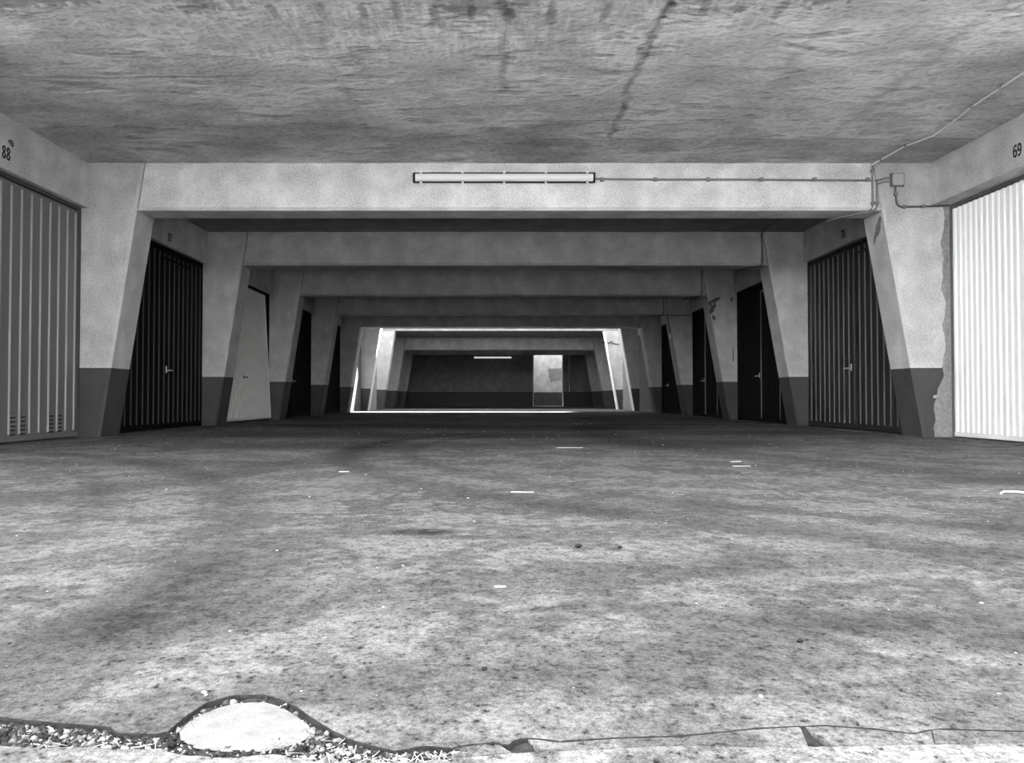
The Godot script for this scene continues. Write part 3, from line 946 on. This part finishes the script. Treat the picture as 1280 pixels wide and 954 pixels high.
func build_walls() -> void:
	# outer walls behind the garages, closing the building
	put("shell", box_mesh(Vector3(-6.7, 0, -4.2), Vector3(-6.5, CEIL + 0.02, -34.4)), M.paint, structure("wall_left"))
	put("shell", box_mesh(Vector3(6.5, 0, -4.2), Vector3(6.7, CEIL + 0.02, -34.4)), M.paint, structure("wall_right"))
	put("return_wall", box_mesh(Vector3(-6.7, 0, -4.2), Vector3(-4.03, CEIL + 0.02, -4.4)), M.paint, structure("wall_front_left"))
	put("return_wall", box_mesh(Vector3(4.37, 0, -4.2), Vector3(6.7, CEIL + 0.02, -4.4)), M.paint, structure("wall_front_right"))
	# ends of the two buildings at the open court
	put("end_wall", box_mesh(Vector3(-6.7, 0, -22.4), Vector3(-4.03, CEIL + 0.02, -22.58)), M.paint, structure("wall_end_left"))
	put("end_wall", box_mesh(Vector3(4.37, 0, -22.4), Vector3(6.7, CEIL + 0.02, -22.58)), M.paint, structure("wall_end_right"))
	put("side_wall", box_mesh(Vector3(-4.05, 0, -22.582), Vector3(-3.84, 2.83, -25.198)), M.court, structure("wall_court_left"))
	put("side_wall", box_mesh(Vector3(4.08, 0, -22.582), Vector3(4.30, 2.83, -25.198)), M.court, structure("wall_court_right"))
	# the hall beyond the court
	var hl := structure("wall_hall")
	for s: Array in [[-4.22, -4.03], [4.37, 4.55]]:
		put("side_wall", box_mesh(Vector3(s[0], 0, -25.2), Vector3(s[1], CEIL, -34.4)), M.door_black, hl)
	put("shade_upstand", box_mesh(Vector3(-6.7, CEIL + 0.30, -25.2), Vector3(6.7, 5.3, -25.4)), M.paint, hl)  # unseen upstand added to narrow the sun patch in the court
	# its end wall with an opening
	var bk := structure("wall_back")
	var x0 := 1.60
	var x1 := 2.95
	for d: Array in [[0.0, DADO, M.dado], [DADO, CEIL, M.soffit_plain]]:
		put("end_wall", box_mesh(Vector3(-6.7, d[0], -34.2), Vector3(x0, d[1], -34.4)), d[2], bk)
		put("end_wall", box_mesh(Vector3(x1, d[0], -34.2), Vector3(6.7, d[1], -34.4)), d[2], bk)
	put("end_wall", box_mesh(Vector3(x0, 2.33, -34.2), Vector3(x1, CEIL, -34.4)), M.soffit_plain, bk)
	# a small open yard behind it, walls raised unseen to keep sun out
	var yd := structure("wall_yard")
	put("yard_wall", box_mesh(Vector3(-0.2, DADO, -35.8), Vector3(5, 7.0, -36.0)), M.yard, yd)
	put("yard_base", box_mesh(Vector3(-0.2, 0, -35.8), Vector3(5, DADO, -36.0)), M.dado, yd)
	put("yard_side", box_mesh(Vector3(-0.4, 0, -34.4), Vector3(-0.2, 7.0, -36.0)), M.yard, yd)
	put("yard_side", box_mesh(Vector3(5, 0, -34.4), Vector3(5.2, 7.0, -36.0)), M.yard, yd)
	var p := PackedVector2Array([Vector2(2.40, 1.70), Vector2(2.45, 1.73), Vector2(2.62, 1.72), Vector2(2.78, 1.74), Vector2(3.2, 1.72), Vector2(3.2, 1.25), Vector2(2.95, 1.20), Vector2(2.75, 1.15), Vector2(2.60, 1.13), Vector2(2.52, 1.08), Vector2(2.47, 1.12), Vector2(2.47, 1.22), Vector2(2.41, 1.35), Vector2(2.39, 1.55)])
	put("damp_patch", plate_mesh(p, Vector3(0, 0, -35.8), Vector3.RIGHT, Vector3.UP, Vector3.BACK, 0.002), M.stain_light, yd)
	var tr := thing("far_doorway", "white frame round the bright opening in the far end wall", "doorway", Vector3(0, 0, -34.2))
	for q: Array in [[x0, 0.0, x0 + 0.05, 2.33], [x1 - 0.05, 0.0, x1, 2.33], [x0 + 0.05, 2.27, x1 - 0.05, 2.33]]:
		put("frame_board", box_mesh(Vector3(q[0] + 0.001, q[1], 0.02), Vector3(q[2] - 0.001, q[3] - 0.001, -0.19), 0.004), M.white, tr)
	put("sill", box_mesh(Vector3(x0 + 0.05, 0.001, -0.15), Vector3(x1 - 0.05, 0.03, 0.02), 0.003), M.white, tr)
	var pipe := thing("wall_pipe", "thin pale vertical pipe beside the bright far opening", "pipe", Vector3(3.2, 0, -34.17))
	put("pipe_run", tube_mesh([Vector3(0, DADO, 0), Vector3(0, 2.3, 0)], 0.022), M.white, pipe)
	# unseen building added behind the camera to bounce sunlight into the garage
	var op := structure("wall_opposite_added")
	# pale storeys for the bounce; dark doors below keep light from the depth
	put("bounce_facade", box_mesh(Vector3(-14, 2.1, 12.0), Vector3(4, 5.6, 12.4)), M.bounce_facade, op)
	put("bounce_facade", box_mesh(Vector3(-14.4, 0.9, -2.0), Vector3(-14, 5.6, 12.4)), M.bounce_facade, op)  # side wing added to bounce light onto the opposite door row
	for k in 6:
		put("facade_door", box_mesh(Vector3(-13.8 + 3.0 * k, 0.004, 12.1), Vector3(-11.2 + 3.0 * k, 2.1, 12.2)), M.door_dark, op)
		put("facade_pier", box_mesh(Vector3(-14.0 + 3.0 * k, 0.004, 12.0), Vector3(-13.8 + 3.0 * k, 2.1, 12.4)), M.dado, op)
		put("facade_pier", box_mesh(Vector3(-11.2 + 3.0 * k, 0.004, 12.0), Vector3(-11.0 + 3.0 * k, 2.1, 12.4)), M.dado, op)
	put("facade_base", box_mesh(Vector3(-14.4, 0.004, -2.0), Vector3(-14, 0.9, 12.0)), M.dado, op)

func build_frames() -> void:
	var ll := [
		"pale tapering pillar beside grey door 88, at the roof's outer edge",
		"pale tapering pillar with dark base between grey door 88 and black door 87",
		"pale tapering pillar with dark base between door 87 and the tilted white door",
		"tapering pillar just beyond the tilted white door",
		"shaded tapering pillar, second beyond the tilted white door",
		"dim tapering pillar, third beyond the tilted white door",
		"pillar with bright inner side at the court, in the louvred door's row",
		"bright daylit pillar across the open court, in the louvred door's row",
		"dim pillar inside the far hall, in the louvred door's row",
		"dark pillar deepest in the far hall, in the louvred door's row"]
	var rl := [
		"pale tapering pillar beside white door 69, at the roof's outer edge",
		"pale tapering pillar with cement strip between white door 69 and dark door 70",
		"pale tapering pillar with dark base just beyond door 70",
		"stained tapering pillar with dark smears, second beyond door 70",
		"tapering pillar with small white switch, third beyond door 70",
		"dim tapering pillar, fourth beyond door 70",
		"pillar with bright inner side at the court, in the white door's row",
		"bright daylit pillar across the open court with a cable, in the bright white door's row",
		"dim pillar inside the far hall, in the bright white door's row",
		"dark pillar deepest in the far hall, in the bright white door's row"]
	for i in 10:
		var l := pillar(-1, i, ll[i])
		var r := pillar(1, i, rl[i])
		if i == 1:
			dress_near_pillar(r)
		if i == 3:
			dress_stained_pillar(r)
		if i == 6:
			for s in [[l, LB, LT, 0.004], [r, RB, RT, -0.004]]:
				var st := begin()
				var d: float = s[3]
				prism(st, ([Vector2(s[1], 0), Vector2(s[1] + d, 0), Vector2(s[2] + d, CEIL), Vector2(s[2], CEIL)] if d > 0 else [Vector2(s[1] + d, 0), Vector2(s[1], 0), Vector2(s[2], CEIL), Vector2(s[2] + d, CEIL)]), zf(6) - 0.02, zf(6) - PD, [0, 0, 0, 0])
				put("sunlit_side", st.commit(), M.white, s[0], Vector3.ZERO, "white sheet standing in for sunlight on the inner side")  # white sheet paints the sunlit look of these inner faces
	var bl := {1: "bright concrete beam carrying the fluorescent lamp", 2: "grey concrete beam next behind the lamp beam", 3: "shaded concrete beam, third from the camera", 4: "dark concrete beam, fourth from the camera", 5: "dark concrete beam just before the open court", 8: "grey daylit beam of the hall beyond the court", 9: "dark beam deep in the far hall"}
	for i: int in bl:
		beam(i, bl[i])
	var near := ["over the grey louvred door", "over the black door", "over the tilted white door", "over the black door beyond the tilted white one", "over the second black door beyond the tilted white one", "over the pale door before the court, in the louvred door's row"]
	var nums := ["88", "87", "", "", "", ""]
	for b in 6:
		lintel(-1, b, nums[b], "concrete lintel %s%s" % [near[b], " bearing number " + nums[b] if nums[b] else ""], [-5.99, -9.02, 0.0, 0.0, 0.0, 0.0][b], [2.245, 2.215, 0, 0, 0, 0][b])
	near = ["over the bright white door", "over the dark wicket door", "over the black door next beyond door 70", "over the second black door beyond door 70", "over the third black door beyond door 70", "over the grey door before the court, in the bright white door's row"]
	nums = ["69", "70", "", "", "", ""]
	for b in 6:
		lintel(1, b, nums[b], "concrete lintel %s%s" % [near[b], " bearing number " + nums[b] if nums[b] else ""], [-6.00, -9.03, 0.0, 0.0, 0.0, 0.0][b], [2.27, 2.26, 0, 0, 0, 0][b])

# the cement made good beside the white door, chips and a peeled place
func dress_near_pillar(r: Node3D) -> void:
	var g := RandomNumberGenerator.new()
	g.seed = 14
	var p := PackedVector2Array()
	var n := FastNoiseLite.new()
	n.seed = 5
	n.frequency = 3.0
	n.fractal_octaves = 4
	var y := 0.0
	var edge := PackedVector2Array()
	while y < 2.13:
		var x := 4.125 + 0.05 * n.get_noise_1d(y) - 0.10 * smoothstep(0.62, 0.25, y)
		edge.append(Vector2(x, y))
		y += 0.025
	p.append_array(edge)
	p.append(Vector2(4.215, 2.13))
	p.append(Vector2(4.215, 0.0))
	put("cement_strip", plate_mesh(p, Vector3(0, 0, zf(1) - 0.001), Vector3.RIGHT, Vector3.UP, Vector3.BACK, 0.006), M.cement, r, Vector3.ZERO, "rough grey cement strip beside the white door")
	for q: Array in [[4.045, 0.375, 0.034, 0.02], [4.05, 0.27, 0.016, 0.012], [4.06, 0.09, 0.03, 0.015]]:
		var c := PackedVector2Array()
		for k in 9:
			var a := TAU * k / 9
			var d := g.randf_range(0.6, 1.1)
			c.append(Vector2(cos(a) * q[2] * d, sin(a) * q[3] * d))
		put("paint_chip", plate_mesh(c, Vector3(q[0], q[1], zf(1)), Vector3.RIGHT, Vector3.UP, Vector3.BACK, 0.001), M.pale, r, Vector3.ZERO, "pale chip in the dark paint")
	# peeled place on the slanting inner side, close under the beam
	var inner := Vector3(lerpf(RB, RT, 2.0 / CEIL), 2.0, zf(1))
	var up := Vector3(RT - RB, CEIL, 0).normalized()
	var c2 := PackedVector2Array([Vector2(0.06, 0.06), Vector2(0.10, 0.05), Vector2(0.13, 0.02), Vector2(0.17, -0.01), Vector2(0.20, -0.06), Vector2(0.25, -0.11), Vector2(0.27, -0.16), Vector2(0.25, -0.17), Vector2(0.21, -0.12), Vector2(0.15, -0.10), Vector2(0.10, -0.06), Vector2(0.08, 0.0), Vector2(0.05, 0.03)])
	put("peeled_patch", plate_mesh(c2, inner, Vector3.FORWARD, up, Vector3(-up.y, up.x, 0), 0.0015), M.bare, r, Vector3.ZERO, "dark peeled patch under the beam")

func dress_stained_pillar(r: Node3D) -> void:
	var blobs := [[3.70, 2.02, 0.10, 0.035, 0.5], [3.66, 1.88, 0.05, 0.10, -0.3], [3.68, 1.72, 0.04, 0.05, 0.4], [3.98, 2.03, 0.02, 0.05, 0.0], [4.0, 1.10, 0.012, 0.14, 0.0], [3.62, 1.95, 0.03, 0.05, 0.2]]
	var g := RandomNumberGenerator.new()
	g.seed = 4
	for b: Array in blobs:
		var c := PackedVector2Array()
		for k in 12:
			var a := TAU * k / 12
			var d := g.randf_range(0.55, 1.15)
			c.append(Vector2(cos(a) * b[2] * d, sin(a) * b[3] * d).rotated(b[4]))
		put("smear", plate_mesh(c, Vector3(b[0], b[1], zf(3)), Vector3.RIGHT, Vector3.UP, Vector3.BACK, 0.001), M.stain, r, Vector3.ZERO, "dark smear on the paint")

# ---------------------------------------------------------------- lamps, conduits
func lamp(at: Vector3, label: String, energy: float, shine: float) -> void:
	var o := thing("fluorescent_lamp", label, "lamp", at, "tube lamps")
	var w := 0.835
	put("housing", box_mesh(Vector3(-w, -0.045, 0), Vector3(w, 0.045, 0.035), 0.006), M.housing, o)
	put("gasket", box_mesh(Vector3(-w - 0.004, -0.049, 0.033), Vector3(w + 0.004, 0.049, 0.041), 0.003), M.black, o)
	# clear-edged cover: a long half-round trough
	var st := begin()
	var sec := []
	for k in 9:
		var a := PI * k / 8.0
		sec.append(Vector2(cos(a) * 0.036, 0.041 + sin(a) * 0.036))
	for k in 8:
		face(st, [Vector3(-w + 0.02, sec[k].x, sec[k].y), Vector3(w - 0.02, sec[k].x, sec[k].y), Vector3(w - 0.02, sec[k + 1].x, sec[k + 1].y), Vector3(-w + 0.02, sec[k + 1].x, sec[k + 1].y)], Vector3(0, (sec[k].x + sec[k + 1].x) * 3.0, 0.2))
	for e: float in [-1.0, 1.0]:
		var p := []
		for k in 9:
			p.append(Vector3((w - 0.02) * e, sec[k].x, sec[k].y))
		face(st, p, Vector3(e, 0, 0))
	put("lamp_cover", st.commit(), glow(0.72, shine), o)
	for k in 5:
		for s: float in [-1.0, 1.0]:
			var x := -0.765 + 0.3825 * k
			put("clip", box_mesh(Vector3(x - 0.011, s * 0.040, 0.030), Vector3(x + 0.011, s * 0.058, 0.050), 0.003), M.white, o)
	var li := AreaLight3D.new()
	li.name = "tube_light"
	li.area_size = Vector2(1.6, 0.06)
	li.light_energy = energy
	li.area_normalize_energy = true
	li.area_range = 40.0
	li.shadow_enabled = true
	li.position = Vector3(0, 0, 0.09)
	li.rotation.y = PI
	o.add_child(li)

func clip_ring(o: Node3D, at: Vector3, size: Vector3) -> void:
	put("clip", box_mesh(at - size / 2, at + size / 2, 0.003), M.conduit, o)

func build_services() -> void:
	lamp(Vector3(0.075, 2.39, zf(1)), "long fluorescent lamp with pale cover on the bright near beam", 0.01, 0.03)
	lamp(Vector3(-0.14, 2.14, -34.2), "lit fluorescent lamp on the far end wall", 0.02, 0.22)
	var z := zf(1) + 0.012
	# along the beam from the lamp to the upright pipes
	var a := thing("beam_conduit", "thin grey conduit running along the near beam from the lamp", "conduit", Vector3.ZERO)
	put("pipe_run", tube_mesh([Vector3(0.91, 2.385, z), Vector3(1.6, 2.380, z), Vector3(2.4, 2.379, z), Vector3(3.0, 2.374, z), Vector3(3.47, 2.372, z)], 0.010), M.conduit, a)
	for x: float in [0.98, 1.47, 1.96, 2.45, 2.94, 3.43]:
		clip_ring(a, Vector3(x, 2.38, z), Vector3(0.035, 0.034, 0.032))
	# two uprights at the pillar, turning under the beam
	for k in 2:
		var b := thing("upright_conduit", ["slender grey conduit down the beam end, beside the pillar of door 69", "short second conduit beside it, under the beam end at door 69's pillar"][k], "conduit", Vector3.ZERO)
		var x := 3.475 + 0.038 * k
		var pts := [Vector3(x, 2.53 if k == 0 else 2.36, z + 0.004 * k)]
		pts.append_array(bend(Vector3(x, 2.5, z), Vector3(x, 2.088, z), Vector3(x - 0.28, 2.085, z - 0.30), 0.06))
		pts.append(Vector3(x - 0.20, 2.086, z - 0.26))
		pts.append(Vector3(x - 0.24, 2.086, z - 0.40))
		put("pipe_run", tube_mesh(pts, 0.010), M.conduit, b)
		clip_ring(b, Vector3(x, 2.16, z), Vector3(0.03, 0.03, 0.034))
		if k == 0:
			clip_ring(b, Vector3(x, 2.46, z), Vector3(0.03, 0.03, 0.034))
	# along the ceiling towards the camera
	var c := thing("ceiling_cable", "pale cable clipped along the ceiling above white door 69", "cable", Vector3.ZERO)
	put("cable_run", tube_mesh([Vector3(3.47, 2.515, z), Vector3(3.49, 2.524, -7.05), Vector3(3.51, 2.522, -6.66), Vector3(3.60, 2.522, -6.40), Vector3(3.56, 2.520, -6.0), Vector3(3.53, 2.522, -5.76), Vector3(3.51, 2.520, -5.4), Vector3(3.50, 2.522, -5.0), Vector3(3.48, 2.521, -4.6), Vector3(3.47, 2.522, -4.22)], 0.008), M.cable, c)
	for q: Vector3 in [Vector3(3.49, 2.526, -7.05), Vector3(3.51, 2.526, -6.66), Vector3(3.53, 2.526, -5.76), Vector3(3.51, 2.526, -5.4), Vector3(3.49, 2.526, -4.8)]:
		clip_ring(c, q, Vector3(0.034, 0.022, 0.022))
	# junction box on the pillar and its pipes
	var j := thing("junction_box", "small square grey junction box on the pillar beside door 69", "junction box", Vector3(3.70, 2.375, zf(1)))
	put("lid", box_mesh(Vector3(-0.05, -0.052, 0.0), Vector3(0.05, 0.052, 0.05), 0.006), M.box_grey, j)
	put("body", box_mesh(Vector3(-0.060, -0.062, 0.0), Vector3(0.064, 0.062, 0.025), 0.004), M.conduit_dark, j)  # wider and darker than the lid, painting the shadow border round it
	for k in 2:
		var d := thing("link_conduit", ["upper short bent pipe between junction box and beam end", "lower short bent pipe between junction box and beam end"][k], "conduit", Vector3.ZERO)
		var y := 2.392 - 0.032 * k
		put("pipe_run", tube_mesh([Vector3(3.495 + 0.02 * k, y - 0.022, z), Vector3(3.54, y - 0.016, z), Vector3(3.60, y, z + 0.006), Vector3(3.644, y, z + 0.006)], 0.009), M.conduit, d)
	var f := thing("door_conduit", "dark bent conduit from the junction box towards white door 69", "conduit", Vector3.ZERO)
	var pts2 := [Vector3(3.685, 2.318, z)]
	pts2.append_array(bend(Vector3(3.69, 2.31, z), Vector3(3.695, 2.125, z), Vector3(4.0, 2.130, z), 0.06))
	pts2.append(Vector3(3.95, 2.130, z))
	pts2.append(Vector3(4.05, 2.133, z))
	pts2.append(Vector3(4.17, 2.137, z + 0.02))
	put("pipe_run", tube_mesh(pts2, 0.009), M.conduit_dark, f)
	for q: Vector3 in [Vector3(3.69, 2.24, z), Vector3(3.765, 2.126, z), Vector3(3.94, 2.131, z)]:
		clip_ring(f, q, Vector3(0.032, 0.03, 0.032))
	# the same cable passes the beams behind
	for i in [2, 3, 4]:
		var zz := zf(i) + 0.012
		var g := thing("beam_end_cable", ["dark cable down the end of the second beam", "dark cable down the end of the third beam", "dark cable down the end of the fourth beam"][i - 2], "cable", Vector3.ZERO)
		var p3 := [Vector3(3.40, 2.522, zf(i) + 1.2 * 0.8), Vector3(3.46, 2.520, zf(i) + 0.06), Vector3(3.47, 2.50, zz), Vector3(3.475, 2.30, zz)]
		p3.append_array(bend(Vector3(3.475, 2.3, zz), Vector3(3.475, 2.086, zz), Vector3(3.2, 2.086, zz - 0.3), 0.05))
		p3.append(Vector3(3.30, 2.086, zz - 0.24))
		p3.append(Vector3(3.26, 2.086, zz - 0.42))
		put("cable_run", tube_mesh(p3, 0.010, 6), M.conduit_dark, g)
		clip_ring(g, Vector3(3.474, 2.42, zz), Vector3(0.03, 0.03, 0.03))
		clip_ring(g, Vector3(3.475, 2.16, zz), Vector3(0.03, 0.03, 0.03))
	# switch on the fourth pillar's inner side
	var up := Vector3(RT - RB, CEIL, 0).normalized()
	var xs := lerpf(RB, RT, 1.66 / CEIL)
	var s := thing("wall_switch", "small white switch on the inner side of a shaded pillar", "switch", Vector3(xs, 1.66, zf(4) - 0.10))
	s.rotation.z = atan2(-up.x, up.y)
	put("switch_box", box_mesh(Vector3(-0.045, -0.05, -0.04), Vector3(0, 0.05, 0.04), 0.006), M.white, s)
	var sc := thing("switch_cable", "thin dark cable dropping from the beam to the white switch", "cable", Vector3.ZERO)
	put("cable_run", tube_mesh([Vector3(lerpf(RB, RT, 2.09 / CEIL) - 0.012, 2.09, zf(4) - 0.10), Vector3(xs - 0.012, 1.71, zf(4) - 0.10)], 0.009, 6), M.conduit_dark, sc)
	var sd := thing("pillar_cable", "dark cable across the face of the pillar with the white switch", "cable", Vector3.ZERO)
	put("cable_run", tube_mesh([Vector3(3.52, 2.095, zf(4) + 0.012), Vector3(3.7, 2.075, zf(4) + 0.012), Vector3(3.9, 2.085, zf(4) + 0.012), Vector3(4.05, 2.075, zf(4) + 0.012)], 0.010, 6), M.conduit_dark, sd)
	# across the court: a cable over the pillar face and a pale downpipe on its edge
	var sx := thing("pillar_cable", "dark cable across the bright pillar beyond the open court", "cable", Vector3.ZERO)
	put("cable_run", tube_mesh([Vector3(3.40, 2.16, zf(7) + 0.11), Vector3(3.65, 2.14, zf(7) + 0.02), Vector3(3.72, 2.2, zf(7) + 0.02), Vector3(3.76, 2.12, zf(7) + 0.02), Vector3(3.95, 2.10, zf(7) + 0.02)], 0.013, 6), M.black, sx)
	var dp := thing("downpipe", "pale slanting pipe on the edge of the bright pillar beyond the court", "pipe", Vector3.ZERO)
	put("pipe_run", tube_mesh([Vector3(RB - 0.03, 0.0, zf(7) + 0.045), Vector3(RT - 0.03, CEIL - 0.02, zf(7) + 0.045)], 0.045, 10), M.white, dp)

# ---------------------------------------------------------------- all together
func _ready() -> void:
	view_and_light()
	make_wall_textures()
	M.floor = floor_material()
	M.apron = M.floor.duplicate()
	M.apron.albedo_color = grey(0.42)
	M.core = paint(0.14, 0.97, 2.0, 0.1)
	M.core.uv1_scale = Vector3.ONE * 8.0
	M.earth = plain(0.03, 0.98, 0.1)
	M.fill = paint(0.16, 0.97, 2.0, 0.1)
	M.fill.uv1_scale = Vector3.ONE * 6.0
	M.pale = paint(0.66, 0.95, 1.5, 0.2)
	M.pale.uv1_scale = Vector3.ONE * 4.0
	M.soffit = soffit_material()
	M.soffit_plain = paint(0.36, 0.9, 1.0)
	M.paint = paint(0.66)
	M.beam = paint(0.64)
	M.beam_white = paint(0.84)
	M.dado = paint(0.082, 0.6, 0.3, 0.4)
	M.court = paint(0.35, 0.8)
	M.yard = paint(0.80, 0.9)
	M.bounce_facade = paint(0.85, 0.9)
	M.cement = paint(0.44, 0.95, 0.8)
	M.cement.uv1_scale = Vector3.ONE * 3.0
	M.bare = paint(0.26, 0.95, 0.8)
	M.stain = paint(0.16, 0.95, 0.6)
	M.stain_light = paint(0.42, 0.9)
	M.door_grey = plain(0.14, 0.5, 0.5)
	M.rib_grey = plain(0.25, 0.5, 0.5)
	M.rib_black = plain(0.03, 0.5, 0.3)
	M.rib_dark = plain(0.075, 0.5, 0.4)
	M.door_grey_dark = plain(0.06, 0.6, 0.4)
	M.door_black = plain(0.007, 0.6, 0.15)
	M.door_dark = plain(0.028, 0.55, 0.3)
	M.door_white = plain(0.88, 0.5, 0.5)
	M.door_pale = plain(0.75, 0.5, 0.5)
	M.door_mid = plain(0.16, 0.45, 0.4)
	M.frame_grey = plain(0.10, 0.5, 0.5)
	M.white = plain(0.88, 0.5, 0.4)
	M.black = plain(0.012, 0.7, 0.3)
	M.steel = plain(0.75, 0.3, 0.6, 0.6)
	M.edge_steel = plain(0.22, 0.35, 0.6, 0.4)
	M.housing = plain(0.5, 0.5)
	M.conduit = plain(0.20, 0.5)
	M.conduit_dark = plain(0.10, 0.5)
	M.cable = plain(0.62, 0.5)
	M.box_grey = plain(0.46, 0.55)
	build_floor()
	build_ceiling()
	build_frames()
	build_walls()
	build_doors()
	build_services()
	build_litter()
